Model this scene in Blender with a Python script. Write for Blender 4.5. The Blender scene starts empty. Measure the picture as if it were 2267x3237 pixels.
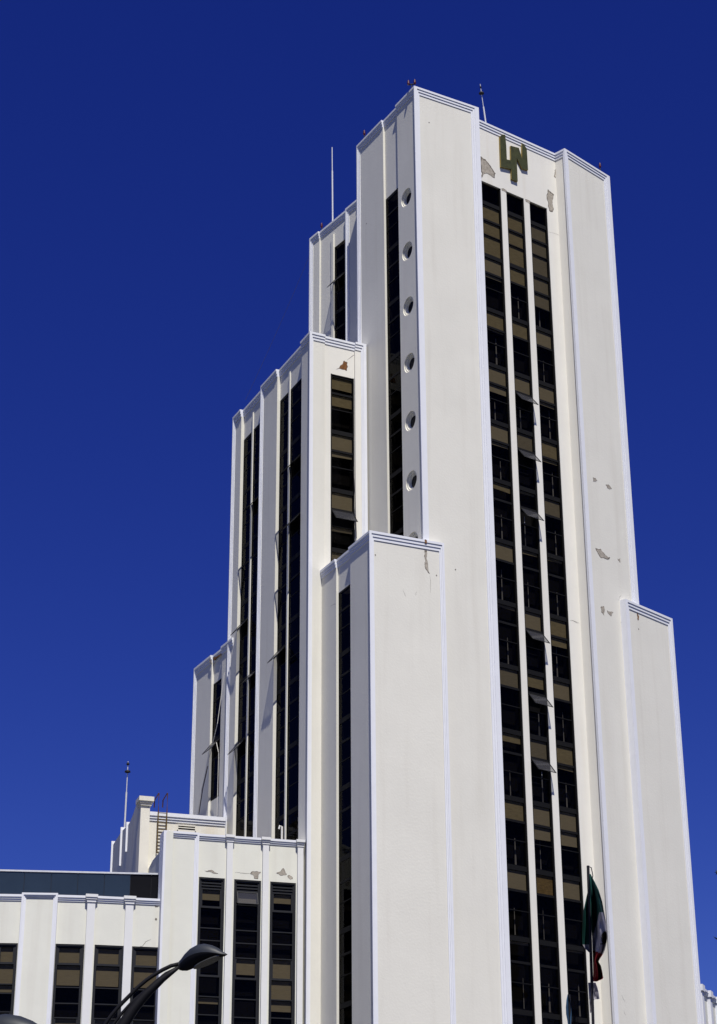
import bpy, bmesh, math, random
from mathutils import Vector, Matrix
random.seed(7)
scene = bpy.context.scene
col = scene.collection
# ------------------------------------------------------------------ camera
FOC, PITCH, ROLL = 6242.0, math.atan(2832/6242), math.atan(-81/13757)
CAM = Vector((0, 0, 1.6))
_r, _u, _f = Vector((1, 0, 0)), Vector((0, -math.sin(PITCH), math.cos(PITCH))), Vector((0, math.cos(PITCH), math.sin(PITCH)))
RT = _r*math.cos(ROLL) + _u*math.sin(ROLL)
UP = -_r*math.sin(ROLL) + _u*math.cos(ROLL)
cd = bpy.data.cameras.new('camera')
cam = bpy.data.objects.new('camera', cd); col.objects.link(cam)
m = Matrix((RT, UP, -_f)).transposed().to_4x4(); m.translation = CAM
cam.matrix_world = m
cd.sensor_fit = 'VERTICAL'; cd.sensor_height = 24
cd.lens = FOC/3237*24
cd.clip_start = 0.1; cd.clip_end = 5000
scene.camera = cam
# ------------------------------------------------------------------ light
SUN_EL, SUN_AZ = math.radians(61), math.radians(-78.3)
sd = Vector((math.cos(SUN_EL)*math.cos(SUN_AZ), math.cos(SUN_EL)*math.sin(SUN_AZ), math.sin(SUN_EL)))
w = bpy.data.worlds.new('World'); scene.world = w; w.use_nodes = True
nt = w.node_tree; bg = nt.nodes['Background']
sky = nt.nodes.new('ShaderNodeTexSky'); sky.sky_type = 'NISHITA'; sky.sun_disc = False
sky.sun_elevation = SUN_EL; sky.sun_rotation = math.atan2(sd.x, sd.y)
sky.altitude = 2240; sky.air_density = 1.0; sky.dust_density = 0.0; sky.ozone_density = 6.0
hs = nt.nodes.new('ShaderNodeHueSaturation'); hs.inputs['Saturation'].default_value = 1.26; hs.inputs['Hue'].default_value = .535
nt.links.new(sky.outputs[0], hs.inputs['Color']); nt.links.new(hs.outputs[0], bg.inputs[0])
bg.inputs[1].default_value = 0.072
sl = bpy.data.lights.new('sun', 'SUN'); sl.energy = 5.0; sl.angle = math.radians(0.5); sl.color = (1.0, .965, .90)
so = bpy.data.objects.new('sun', sl); col.objects.link(so)
so.rotation_euler = sd.to_track_quat('Z', 'Y').to_euler()
vs = scene.view_settings
vs.view_transform = 'Standard'; vs.look = 'None'; vs.gamma = 1; vs.exposure = 0.2
scene.cycles.max_bounces = 8; scene.cycles.transparent_max_bounces = 12
# ------------------------------------------------------------------ photo ray helpers (place details on real planes)
def ray(x, y):
    return (RT*(x-1133.5) - UP*(y-1618.5) + _f*FOC).normalized()
def atz(x, y, z):
    d = ray(x, y); return CAM + d*((z-CAM.z)/d.z)
def atdist(x, y, Y):
    d = ray(x, y); return CAM + d*(Y/d.y)
ZM = {'A':(1100,240,.31095),'B':(1500,360,.31095),'C':(960,600,.24876),'D':(720,1020,.31095),'E':(1000,1600,.31095),'F':(580,1980,.31095),'G':(1850,1840,.24876),'H':(1700,2700,.3526),
 'a':(0,2700,.33582),'b':(340,2400,.24876),'c':(600,2550,.24876),'d':(300,2900,.27363),'5':(1500,560,.26132),'6':(1520,1160,.26132),'7':(1540,1760,.26132),'8':(1560,2360,.26132),
 'r2':(900,900,.43541),'r3':(550,1100,.43566),'r4':(550,1900,.40423),'r6':(550,2500,.43532),'r7':(1450,2500,.50808),'r8':(1400,1500,.5392),'em':(1560,410,.08706),'fl':(1760,2720,.2252)}
def S(z, x, y):
    a = ZM[z]; return a[0]+x*a[2], a[1]+y*a[2]
class Fac:
    """a vertical facade plane: u runs left to right, z up, d outward"""
    def __init__(s, A, B):
        s.A = Vector((A[0], A[1])); b = Vector((B[0], B[1]))
        s.L = (b-s.A).length; s.u = (b-s.A)/s.L; s.n = Vector((s.u.y, -s.u.x))
    def P(s, u, z, d=0):
        p = s.A + s.u*u + s.n*d; return Vector((p.x, p.y, z))
    def at(s, x, y, d=0):
        r = ray(x, y); r2 = Vector((r.x, r.y))
        t = (s.A + s.n*d - Vector((CAM.x, CAM.y))).dot(s.n)/r2.dot(s.n)
        p = CAM + r*t
        return (Vector((p.x, p.y))-s.A).dot(s.u), p.z
    def zm(s, k, x, y, d=0):
        return s.at(*S(k, x, y), d)
# ------------------------------------------------------------------ materials
def mat(name, rgb, rough=.8, spec=.25, noise=.0, nscale=1.0, streak=0, bump=0, metallic=0, dirt=None, bscale=40):
    mt = bpy.data.materials.new(name); mt.use_nodes = True
    n = mt.node_tree; b = n.nodes['Principled BSDF']
    b.inputs['Base Color'].default_value = (*rgb, 1); b.inputs['Roughness'].default_value = rough
    b.inputs['Specular IOR Level'].default_value = spec; b.inputs['Metallic'].default_value = metallic
    if noise or bump or dirt:
        tc = n.nodes.new('ShaderNodeTexCoord')
        mp = n.nodes.new('ShaderNodeMapping'); n.links.new(tc.outputs['Object'], mp.inputs[0])
        if streak: mp.inputs['Scale'].default_value = (1, 1, streak)
    if noise or dirt:
        nz = n.nodes.new('ShaderNodeTexNoise'); nz.inputs['Scale'].default_value = nscale; nz.inputs['Detail'].default_value = 6; nz.inputs['Roughness'].default_value = .65
        n.links.new(mp.outputs[0], nz.inputs['Vector'])
        mr = n.nodes.new('ShaderNodeMapRange'); mr.inputs['From Min'].default_value = .25; mr.inputs['From Max'].default_value = .75
        mr.inputs['To Min'].default_value = 1-noise; mr.inputs['To Max'].default_value = 1+noise*.6
        n.links.new(nz.outputs['Fac'], mr.inputs['Value'])
        mx = n.nodes.new('ShaderNodeMix'); mx.data_type = 'RGBA'; mx.blend_type = 'MULTIPLY'; mx.inputs['Factor'].default_value = 1
        mx.inputs['A'].default_value = (*rgb, 1); n.links.new(mr.outputs[0], mx.inputs['B'])
        out = mx.outputs['Result']
        if dirt:                                                     # rain-washed stains with a shape of their own
            n2 = n.nodes.new('ShaderNodeTexNoise'); n2.inputs['Scale'].default_value = 2.2; n2.inputs['Detail'].default_value = 5
            m2 = n.nodes.new('ShaderNodeMapping'); m2.inputs['Scale'].default_value = (1, 1, .05); n.links.new(tc.outputs['Object'], m2.inputs[0])
            n.links.new(m2.outputs[0], n2.inputs['Vector'])
            r2 = n.nodes.new('ShaderNodeMapRange'); r2.inputs['From Min'].default_value = .52; r2.inputs['From Max'].default_value = .8
            r2.inputs['To Max'].default_value = dirt[3]; n.links.new(n2.outputs['Fac'], r2.inputs['Value'])
            m3 = n.nodes.new('ShaderNodeMix'); m3.data_type = 'RGBA'; n.links.new(r2.outputs[0], m3.inputs['Factor'])
            n.links.new(out, m3.inputs['A']); m3.inputs['B'].default_value = (*dirt[:3], 1); out = m3.outputs['Result']
        n.links.new(out, b.inputs['Base Color'])
    if bump:
        nb = n.nodes.new('ShaderNodeTexNoise'); nb.inputs['Scale'].default_value = bscale; nb.inputs['Detail'].default_value = 4
        n.links.new(tc.outputs['Object'], nb.inputs['Vector'])
        bp = n.nodes.new('ShaderNodeBump'); bp.inputs['Strength'].default_value = bump; bp.inputs['Distance'].default_value = .02
        n.links.new(nb.outputs['Fac'], bp.inputs['Height']); n.links.new(bp.outputs[0], b.inputs['Normal'])
    return mt
def glassmat(name, tint, dust=None, ior=.03, rough=.03):
    mt = bpy.data.materials.new(name); mt.use_nodes = True
    n = mt.node_tree; n.nodes.clear()
    o = n.nodes.new('ShaderNodeOutputMaterial'); tr = n.nodes.new('ShaderNodeBsdfTransparent'); tr.inputs[0].default_value = (*tint, 1)
    gl = n.nodes.new('ShaderNodeBsdfGlossy'); gl.inputs['Roughness'].default_value = rough; gl.inputs[0].default_value = (.8, .8, .8, 1)
    lw = n.nodes.new('ShaderNodeLayerWeight'); lw.inputs['Blend'].default_value = .5
    pw = n.nodes.new('ShaderNodeMath'); pw.operation = 'POWER'; pw.inputs[1].default_value = 5; n.links.new(lw.outputs['Facing'], pw.inputs[0])
    fr = n.nodes.new('ShaderNodeMath'); fr.operation = 'MULTIPLY_ADD'; fr.inputs[1].default_value = .2; fr.inputs[2].default_value = ior; n.links.new(pw.outputs[0], fr.inputs[0])
    mx = n.nodes.new('ShaderNodeMixShader'); base = tr.outputs[0]
    if dust:
        df = n.nodes.new('ShaderNodeBsdfDiffuse'); df.inputs[0].default_value = (*dust[:3], 1)
        m2 = n.nodes.new('ShaderNodeMixShader'); m2.inputs[0].default_value = dust[3]
        n.links.new(tr.outputs[0], m2.inputs[1]); n.links.new(df.outputs[0], m2.inputs[2]); base = m2.outputs[0]
    n.links.new(fr.outputs[0], mx.inputs[0]); n.links.new(base, mx.inputs[1]); n.links.new(gl.outputs[0], mx.inputs[2])
    n.links.new(mx.outputs[0], o.inputs[0]); return mt
M = {}
M['panel'] = mat('cream_plaster', (.70, .682, .605), .9, .15, noise=.05, nscale=.35, bump=.3, dirt=(.50, .465, .39, .24), bscale=9)
M['trim'] = mat('white_trim_paint', (.715, .725, .755), .75, .2, noise=.04, nscale=1.5)
M['recess'] = mat('pale_plaster', (.735, .715, .645), .9, .15, noise=.04, nscale=.6, bump=.1, dirt=(.58, .52, .40, .22), bscale=14)
M['annex'] = mat('annex_plaster', (.705, .70, .615), .9, .15, noise=.06, nscale=.5, bump=.12, dirt=(.5, .465, .39, .25), bscale=14)
M['beige'] = mat('beige_plaster', (.72, .69, .60), .9, .15, noise=.08, nscale=.9, dirt=(.55, .40, .20, .25))
M['pilaster'] = mat('pilaster_paint', (.705, .705, .69), .85, .2, noise=.05, nscale=1)
M['roof'] = mat('roof_membrane', (.17, .165, .155), .9, noise=.2, nscale=.4)
M['metal'] = mat('black_window_metal', (.006, .006, .007), .75, .12, noise=.2, nscale=6)
M['anmetal'] = mat('charcoal_window_metal', (.014, .015, .018), .6, .25, noise=.2, nscale=6)
M['glass'] = glassmat('tinted_window_glass', (.42, .40, .36), ior=.006)
M['sashglass'] = glassmat('dusty_sash_glass', (.5, .5, .5), dust=(.14, .14, .16, .2))
M['blind'] = mat('beige_window_blind', (.47, .42, .31), .9, .1, noise=.15, nscale=3, streak=6)
M['blind_b'] = mat('yellowed_window_blind', (.44, .38, .24), .9, .1, noise=.3, nscale=3, streak=5)
M['blind_c'] = mat('grey_window_blind', (.36, .325, .25), .9, .1, noise=.3, nscale=4, streak=8)
M['blind2'] = mat('brown_window_blind', (.38, .27, .12), .9, .1, noise=.5, nscale=5, streak=3)
M['curtain'] = mat('pale_curtain', (.34, .34, .36), .9, .1, noise=.2, nscale=4)
M['dark'] = mat('unlit_room', (.012, .012, .014), .9, .05, noise=.3, nscale=2)  # near-black colour stands in for the darkness of rooms and the vent opening
M['scar'] = mat('bare_render', (.40, .36, .30), .95, .1, noise=.45, nscale=7, bump=.6)
M['scarrim'] = mat('broken_plaster_edge', (.16, .14, .115), .95, .1, noise=.5, nscale=9, bump=.6)
M['brick'] = mat('exposed_brick', (.22, .10, .04), .95, .1, noise=.7, nscale=9, bump=.8)
M['hole'] = mat('porthole_and_reflection_dark', (.006, .006, .007), .4, .1, noise=.2, nscale=4)  # porthole panes, and the painted reflection at the screen end
M['screen'] = mat('sky_tinted_cladding', (.020, .032, .048), .25, .4, noise=.12, nscale=.7)  # blue-grey of the reflected sky is put into the base colour
M['rail'] = mat('pale_metal_rail', (.55, .56, .58), .4, .4, noise=.15, nscale=4)
M['emblem'] = mat('olive_painted_metal', (.045, .05, .016), .7, .25, noise=.5, nscale=4, bump=.4, dirt=(.09, .08, .03, .5))
M['gold'] = mat('worn_gold_edge', (.30, .22, .06), .6, .3, noise=.5, nscale=6)
M['rust'] = mat('rusty_ladder_steel', (.11, .05, .035), .8, .2, noise=.4, nscale=8)
M['ladder'] = mat('yellow_brown_ladder_steel', (.13, .085, .025), .8, .2, noise=.4, nscale=8)
M['pipe'] = mat('white_plastic_pipe', (.75, .73, .68), .5, .3, noise=.1, nscale=5)
M['mast'] = mat('galvanised_mast', (.62, .63, .65), .45, .4, noise=.1, nscale=5)
M['black'] = mat('black_hardware', (.015, .014, .018), .6, .2, noise=.2, nscale=5)
M['red'] = mat('red_lamp_glass', (.07, .008, .012), .3, .5, noise=.3, nscale=8)
M['rope'] = mat('dark_rope', (.05, .045, .05), .9, .1, noise=.3, nscale=10)
M['whiterope'] = mat('white_rope', (.6, .58, .52), .9, .1, noise=.2, nscale=10)
M['lampmetal'] = mat('dark_lamp_paint', (.007, .007, .009), .6, .15, noise=.2, nscale=6)
M['lamptop'] = mat('grey_lamp_shell', (.022, .026, .033), .5, .3, noise=.2, nscale=5)
M['lens'] = mat('lamp_lens', (.07, .068, .055), .25, .5, noise=.3, nscale=12)
M['green'] = mat('shaded_flag_green', (.004, .035, .030), .85, .1, noise=.2, nscale=4)
M['fwhite'] = mat('shaded_flag_white', (.26, .25, .29), .85, .1, noise=.1, nscale=4)  # all three flag colours are darkened to carry the shade
M['fred'] = mat('shaded_flag_red', (.13, .004, .006), .85, .1, noise=.25, nscale=4)
M['crest'] = mat('flag_crest_brown', (.02, .016, .010), .85, .1, noise=.6, nscale=20)
M['bluecloth'] = mat('blue_cloth', (.03, .07, .13), .85, .1, noise=.2, nscale=4)
M['asphalt'] = mat('asphalt', (.05, .05, .052), .9, .2, noise=.25, nscale=1.2, bump=.3)
M['paving'] = mat('grey_paving', (.055, .054, .05), .9, .2, noise=.2, nscale=.8, bump=.2)
M['soil'] = mat('ground_cover', (.05, .05, .045), .95, .1, noise=.3, nscale=.05)
M['line'] = mat('road_paint', (.7, .7, .68), .8, .2, noise=.2, nscale=3)
M['leaf'] = mat('dark_leaves', (.015, .022, .012), .7, .2, noise=.5, nscale=2)
M['bark'] = mat('bark', (.05, .04, .032), .95, .1, noise=.4, nscale=6, bump=.5)
# ------------------------------------------------------------------ object helpers
def tag(o, label=None, cat=None, group=None, kind=None):
    if label: o['label'] = label
    if cat: o['category'] = cat
    if group: o['group'] = group
    if kind: o['kind'] = kind
    return o
def thing(name, loc, label, cat, group=None):
    o = bpy.data.objects.new(name, None); col.objects.link(o); o.location = loc
    o.empty_display_size = .5
    return tag(o, label, cat, group)
def base_of(p):
    while p.parent: p = p.parent
    return p.location.copy()
class MB:
    def __init__(s): s.v = []; s.f = []; s.m = []
    def face(s, pts, mi=0):
        i = len(s.v); s.v += [Vector(p) for p in pts]; s.f.append(list(range(i, i+len(pts)))); s.m.append(mi)
    def hexa(s, p, mi=0):
        i = len(s.v); s.v += [Vector(q) for q in p]
        for q in ((0,3,2,1),(4,5,6,7),(0,1,5,4),(1,2,6,5),(2,3,7,6),(3,0,4,7)): s.f.append([i+k for k in q]); s.m.append(mi)
    def fbox(s, F, u0, u1, z0, z1, d0, d1, mi=0):
        s.hexa([F.P(u0,z0,d0),F.P(u1,z0,d0),F.P(u1,z0,d1),F.P(u0,z0,d1),F.P(u0,z1,d0),F.P(u1,z1,d0),F.P(u1,z1,d1),F.P(u0,z1,d1)], mi)
    def tube(s, pts, rad, n=8, mi=0):
        pts = [Vector(p) for p in pts]
        rads = rad if isinstance(rad, (list, tuple)) else [rad]*len(pts)
        rings = []
        for k, p in enumerate(pts):
            t = (pts[min(k+1, len(pts)-1)]-pts[max(k-1, 0)]).normalized()
            a = t.cross(Vector((0, 0, 1)));
            if a.length < .05: a = t.cross(Vector((0, 1, 0)))
            a.normalize(); b = t.cross(a)
            i = len(s.v)
            for j in range(n):
                th = 2*math.pi*j/n; s.v.append(p + (a*math.cos(th)+b*math.sin(th))*rads[k])
            rings.append(i)
        for k in range(len(rings)-1):
            for j in range(n):
                s.f.append([rings[k]+j, rings[k]+(j+1)%n, rings[k+1]+(j+1)%n, rings[k+1]+j]); s.m.append(mi)
        s.f.append([rings[0]+j for j in reversed(range(n))]); s.m.append(mi)
        s.f.append([rings[-1]+j for j in range(n)]); s.m.append(mi)
    def build(s, name, mats, parent=None, loc=None, smooth=False):
        base = base_of(parent) if parent else (Vector(loc) if loc is not None else Vector((0, 0, 0)))
        me = bpy.data.meshes.new(name)
        me.from_pydata([v-base for v in s.v], [], s.f)
        for x in (mats if isinstance(mats, (list, tuple)) else [mats]): me.materials.append(M[x])
        me.polygons.foreach_set('material_index', s.m)
        if smooth: me.polygons.foreach_set('use_smooth', [True]*len(s.f))
        me.update()
        bm = bmesh.new(); bm.from_mesh(me); bmesh.ops.recalc_face_normals(bm, faces=bm.faces) if getattr(s, 'fixn', False) else None
        if smooth: bmesh.ops.remove_doubles(bm, verts=bm.verts, dist=.0005)
        bm.to_mesh(me); bm.free()
        o = bpy.data.objects.new(name, me); col.objects.link(o)
        if parent: o.parent = parent
        else: o.location = base
        return o
ST = .038; DP = 3*ST
def seg(t, F, off, u0, u1, z0, z1, L=None, T=(.14,.31,.49), R=None, pm='panel', tm='trim', zp=None, holes=(), back=1.0, st=ST, trimname='cornice', lback=None, rback=None):
    """one framed wall panel: stepped border (left, top, right) and the flat panel inside it"""
    ds = [-back, 0, 0, -st, -st, -2*st, -2*st, -3*st]; dl = [-(lback or back)]+ds[1:]; dr = [-(rback or back)]+ds[1:]
    def prof(wd):
        if not wd: return [0]*8
        return [0, 0, wd[0], wd[0], wd[1], wd[1], wd[2], wd[2]]
    wl, wt, wr = prof(L), prof(T), prof(R)
    mb = MB(); st_ = []
    if L: st_.append([F.P(u0+a, z0, off+d) for a, d in zip(wl, dl)])
    st_.append([F.P(u0+a, z1-b, off+d) for a, b, d in zip(wl, wt, dl)])
    st_.append([F.P(u1-a, z1-b, off+d) for a, b, d in zip(wr, wt, dr)])
    if R: st_.append([F.P(u1-a, z0, off+d) for a, d in zip(wr, dr)])
    for a, b in zip(st_, st_[1:]):
        for k in range(7):
            if (a[k]-a[k+1]).length < 1e-6 and (b[k]-b[k+1]).length < 1e-6: continue
            mb.face([a[k], b[k], b[k+1], a[k+1]])
    zl = zp if zp is not None else z0
    # end caps (the returns seen where a neighbour steps back)
    pmb = MB()
    for has, u in ((L, u0), (R, u1)):
        if not has:
            mb.face([F.P(u, z1-b, off+d) for b, d in zip(wt, ds)] + [F.P(u, z1-wt[7], off-back)])
            pmb.face([F.P(u, z1-wt[7], off-3*st), F.P(u, zl, off-3*st), F.P(u, zl, off-back), F.P(u, z1-wt[7], off-back)])
    ua, ub, zb = u0+wl[7], u1-wr[7], z1-wt[7]
    us = sorted({ua, ub, *[h[0] for h in holes], *[h[1] for h in holes]}); zs = sorted({zl, zb, *[h[2] for h in holes], *[h[3] for h in holes]})
    us = [x for x in us if ua <= x <= ub]; zs = [x for x in zs if zl <= x <= zb]
    dp = off-3*st
    for a, b in zip(us, us[1:]):
        for c, e in zip(zs, zs[1:]):
            if any(h[0]-1e-6 <= a and b <= h[1]+1e-6 and h[2]-1e-6 <= c and e <= h[3]+1e-6 for h in holes): continue
            pmb.face([F.P(a, c, dp), F.P(b, c, dp), F.P(b, e, dp), F.P(a, e, dp)])
    for h in holes:
        q = [F.P(h[0], max(h[2], zl), dp), F.P(h[1], max(h[2], zl), dp), F.P(h[1], h[3], dp), F.P(h[0], h[3], dp)]
        k = [x - Vector((F.n.x, F.n.y, 0))*.22 for x in q]
        for i in range(4):
            j = (i+1) % 4; pmb.face([q[i], k[i], k[j], q[j]])
    if zl > 1: pmb.face([F.P(ua, zl, dp), F.P(ub, zl, dp), F.P(ub, zl, off-back), F.P(ua, zl, off-back)])
    pmb.build('wall', pm, t)
    if T: mb.build(trimname, tm, t)
PITCHF = 3.695; U0 = 67.61
def window(t, F, d, u0, u1, U, top, bot, bl=(0,0,0), opened=None, fm='metal', bm='blind', jamb=.09, proud=.10, panes=((0,1.0),(1.13,2.08),(2.13,3.43)), sill=.06, curtain=False):
    """one storey of a window strip: metal frame, tinted panes, blinds, an open sash where there is one"""
    f = MB(); g = MB(); b = MB()
    f.fbox(F, u0, u0+jamb, bot, top, d-.10, d+proud); f.fbox(F, u1-jamb, u1, bot, top, d-.10, d+proud)
    edges = [top]
    for a, c in panes: edges += [U-a, U-c]
    edges.append(bot)
    for k in range(0, len(edges), 2):
        za, zc = edges[k], edges[k+1]
        za, zc = min(za, top), max(zc, bot)
        if za-zc > .01: f.fbox(F, u0+jamb, u1-jamb, zc, za, d-.09, d+.02)
    fo = f.build('window', fm, t)
    for i, (a, c) in enumerate(panes):
        za, zc = min(U-a, top), max(U-c, bot)
        if za-zc < .05: continue
        if opened == i: continue
        g.face([F.P(u0+jamb, zc, d), F.P(u1-jamb, zc, d), F.P(u1-jamb, za, d), F.P(u0+jamb, za, d)])
    for i, (a, c) in enumerate(panes):
        fr = bl[i]
        if not fr: continue
        za, zc = min(U-a, top), max(U-c, bot)
        lo = za-(za-zc)*fr; r1 = random.uniform(-.03, .03) if fr < .95 else 0
        e_ = .02; b.hexa([F.P(u0+jamb+e_, lo+r1, d-.075), F.P(u1-jamb-e_, lo-r1, d-.075), F.P(u1-jamb-e_, lo-r1, d-.06), F.P(u0+jamb+e_, lo+r1, d-.06), F.P(u0+jamb+e_, za-.005, d-.075), F.P(u1-jamb-e_, za-.005, d-.075), F.P(u1-jamb-e_, za-.005, d-.06), F.P(u0+jamb+e_, za-.005, d-.06)])
    if g.f: g.build('pane', 'glass', fo)
    if b.f: b.build('blind', bm if bm != 'blind' else random.choice(('blind','blind','blind_b','blind_c')), fo)
    if curtain:
        cu = MB(); p0 = u0+jamb+(u1-u0-2*jamb)*random.uniform(.45, .8); wd = random.uniform(.05, .14); zt_, zb_ = min(U-1.3, top-.1), max(U-3.3, bot+.1)
        zt_ -= random.uniform(0, .8); cu.face([F.P(p0, zb_, d-.3), F.P(p0+wd, zb_, d-.3), F.P(p0+wd*.7, zt_, d-.3), F.P(p0+wd*.3, zt_, d-.3)]); cu.build('curtain', 'curtain', fo)
    if opened is not None:
        a, c = panes[opened]; za, zc = U-a, U-c; h = za-zc
        out = .60*h/.97; dz = .77*h/.97
        sash(fo, F, u0+jamb, u1-jamb, za, d+.06, out, dz, fm)
    return fo
def sash(par, F, u0, u1, za, d, out, dz, fm='metal'):
    s = MB(); q = MB()
    def P(u, k, o=0): return F.P(u, za-dz*k, d+out*k+o)
    def bar(ua, ub, ka, kb):
        s.hexa([P(ua,kb,-.02),P(ub,kb,-.02),P(ub,kb,.02),P(ua,kb,.02),P(ua,ka,-.02),P(ub,ka,-.02),P(ub,ka,.02),P(ua,ka,.02)])
    bar(u0, u0+.05, 0, 1); bar(u1-.05, u1, 0, 1); bar(u0+.05, u1-.05, 0, .05); bar(u0+.05, u1-.05, .95, 1)
    so_ = s.build('sash', fm, par)
    q = MB(); q.face([P(u0+.05,.95), P(u1-.05,.95), P(u1-.05,.05), P(u0+.05,.05)]); q.build('sash_pane', 'sashglass', par)
def wincol(t, F, d, u0, u1, top, bot, blinds={}, opens={}, shift=0, fm='metal', browns=(), jamb=.09, proud=.10, curtains=False):
    k = -2
    while True:
        U = U0+shift-PITCHF*k
        ft, fb = min(top, U+.0), max(bot, U-PITCHF)
        k += 1
        if fb >= top-.05: continue
        if ft <= bot+.05: break
        window(t, F, d, u0, u1, U, ft, fb, blinds.get(k-1, (0,0,0)), opens.get(k-1), fm, 'blind2' if (k-1) in browns else 'blind', jamb, proud, curtain=curtains and k > 1 and random.random() < .6)
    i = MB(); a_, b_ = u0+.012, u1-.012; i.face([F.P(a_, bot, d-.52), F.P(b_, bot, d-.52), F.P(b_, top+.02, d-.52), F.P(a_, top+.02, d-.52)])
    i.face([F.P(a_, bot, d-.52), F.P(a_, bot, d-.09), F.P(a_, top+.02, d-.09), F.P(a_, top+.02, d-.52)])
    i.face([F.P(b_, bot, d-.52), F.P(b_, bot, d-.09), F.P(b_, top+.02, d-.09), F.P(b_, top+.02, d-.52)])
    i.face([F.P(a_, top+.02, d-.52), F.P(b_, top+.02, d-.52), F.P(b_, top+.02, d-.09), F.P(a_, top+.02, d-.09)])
    i.build('room_dark_backing', 'dark', t)
def scar(t, F, key, pts, d, m_='scar', th=.006):
    """a patch where the plaster has fallen: broken dark rim, rough bare ground inside"""
    uz = [Vector(F.zm(key, x, y, d)) for x, y in pts]
    def rough(pl, n, amp):
        for _ in range(n):
            out = []
            for k in range(len(pl)):
                a, b = pl[k], pl[(k+1) % len(pl)]; out.append(a); nr = Vector((b.y-a.y, a.x-b.x))
                out.append(a.lerp(b, random.uniform(.35, .65)) + nr*random.uniform(-amp, amp))
            pl = out; amp *= .9
        return pl
    out = rough(uz, 3, .16); c = sum(out, Vector((0, 0)))/len(out); mb = MB()
    inn = [c+(p-c)*random.uniform(.80, .93) + Vector((0, -.012)) for p in out]
    fr = [F.P(p.x, p.y, d+th) for p in out]; bk = [F.P(p.x, p.y, d-.03) for p in out]; up = [F.P(p.x, p.y, d+th+.004) for p in inn]
    mb.face(fr, 1); mb.face(up, 0)
    for k in range(len(fr)):
        j = (k+1) % len(fr); mb.face([fr[k], bk[k], bk[j], fr[j]], 1); mb.face([up[k], fr[k], fr[j], up[j]], 1)
    mb.build('plaster_scar', [m_, 'scarrim'], t)
def crack(t, F, key, pts, d, wd=.016):
    uz = [Vector(F.zm(key, x, y, d)) for x, y in pts]; p2 = []
    for a, b in zip(uz, uz[1:]):
        for k in range(5): q = a.lerp(b, k/5); p2.append(q+Vector((random.uniform(-.02, .02), random.uniform(-.02, .02))))
    p2.append(uz[-1]); mb = MB(); n = len(p2)
    for k in range(n-1):
        a, b = p2[k], p2[k+1]; nr = Vector((b.y-a.y, a.x-b.x)).normalized()*wd*.5*(1-.7*abs(2*k/n-1))
        mb.face([F.P(*(a-nr), d+.004), F.P(*(b-nr), d+.004), F.P(*(b+nr), d+.004), F.P(*(a+nr), d+.004)])
    mb.build('crack', 'scarrim', t)
def spot(t, F, key, x, y, d, r=.05):
    c = Vector(F.zm(key, x, y, d)); mb = MB()
    mb.face([F.P(c.x+math.cos(k*.9)*r*random.uniform(.6, 1), c.y+math.sin(k*.9)*r*random.uniform(.7, 1.3), d+.005) for k in range(7)]); mb.build('wall_hole', 'scarrim', t)
def prism(mb, pts, z0, z1, mi=0, top=None):
    n = len(pts)
    b = [Vector((p[0], p[1], z0)) for p in pts]; a = [Vector((p[0], p[1], z1)) for p in pts]
    mb.face(a, mi if top is None else top); mb.face(list(reversed(b)), mi)
    for i in range(n):
        j = (i+1) % n; mb.face([b[i], b[j], a[j], a[i]], mi)
def core(t, pts, z1, rm='roof', wm='panel'):
    mb = MB(); prism(mb, pts, 0.02, z1-.45, top=1); mb.build('core_wall', [wm, rm], t)
def inset(F, ua, ub, d): 
    a = F.P(ua, 0, d); b = F.P(ub, 0, d); return [(a.x, a.y), (b.x, b.y)]
# ------------------------------------------------------------------ plan of the tower
P1, P2, S1 = (3.465, 96.872), (7.45, 99.113), (-.006, 103.044)
C1, C2, P3, P4 = (7.539, 100.324), (12.485, 103.957), (13.054, 103.408), (16.251, 106.561)
W0, W1, W2 = (-2.178, 100.949), (.569, 95.38), (4.584, 97.157)
X1, X2 = (15.265, 105.167), (18.428, 108.382)
B0, B1, B2 = (-7.944, 111.467), (-2.777, 100.484), (.523, 102.103)
T0, T1 = (-3.097, 109.622), (.026, 105.026)
G0, G1 = (-10.344, 116.263), (-7.765, 111.087)
L1, L2 = (-10.052, 98.644), (-2.888, 100.763)
ZT, ZW, ZR, ZB, Z3, ZG, ZL = 73.5, 43.822, 43.765, 58.80, 70.892, 43.677, 28.559
pL, sd_, ce, rt, pR = Fac(P1, P2), Fac(S1, P1), Fac(C1, C2), Fac(C2, P3), Fac(P3, P4)
wL, wS, wR = Fac(W1, W2), Fac(W0, W1), Fac(X1, X2)
b2, bS, b3, fr, lo = Fac(B1, B2), Fac(B0, B1), Fac(T0, T1), Fac(G0, G1), Fac(L1, L2)
SL = (.10, .20, .30); SR = (.03, .06, .09); FL = (.2, .31, .40); FR = (.3, .42, .54)
# ------------------------------------------------------------------ ground
g = MB(); g.face([(-1500,-1500,0),(1500,-1500,0),(1500,2500,0),(-1500,2500,0)]); tag(g.build('ground', 'soil'), kind='structure')
g = MB(); g.face([(-300,8,.004),(300,8,.004),(300,36,.004),(-300,36,.004)]); tag(g.build('road', 'asphalt'), kind='structure')
g = MB(); prism(g, [(-300,36),(300,36),(300,130),(-300,130)], -.2, .14); tag(g.build('pavement', 'paving'), kind='structure')
g = MB(); prism(g, [(-300,-14),(300,-14),(300,8),(-300,8)], -.2, .02); tag(g.build('plaza', 'paving'), kind='structure')
g = MB()
for i in range(-40, 40): g.face([(i*7.,21.9,.008),(i*7.+3,21.9,.008),(i*7.+3,22.1,.008),(i*7.,22.1,.008)])
tag(g.build('road_marking', 'line'), kind='structure')
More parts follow.
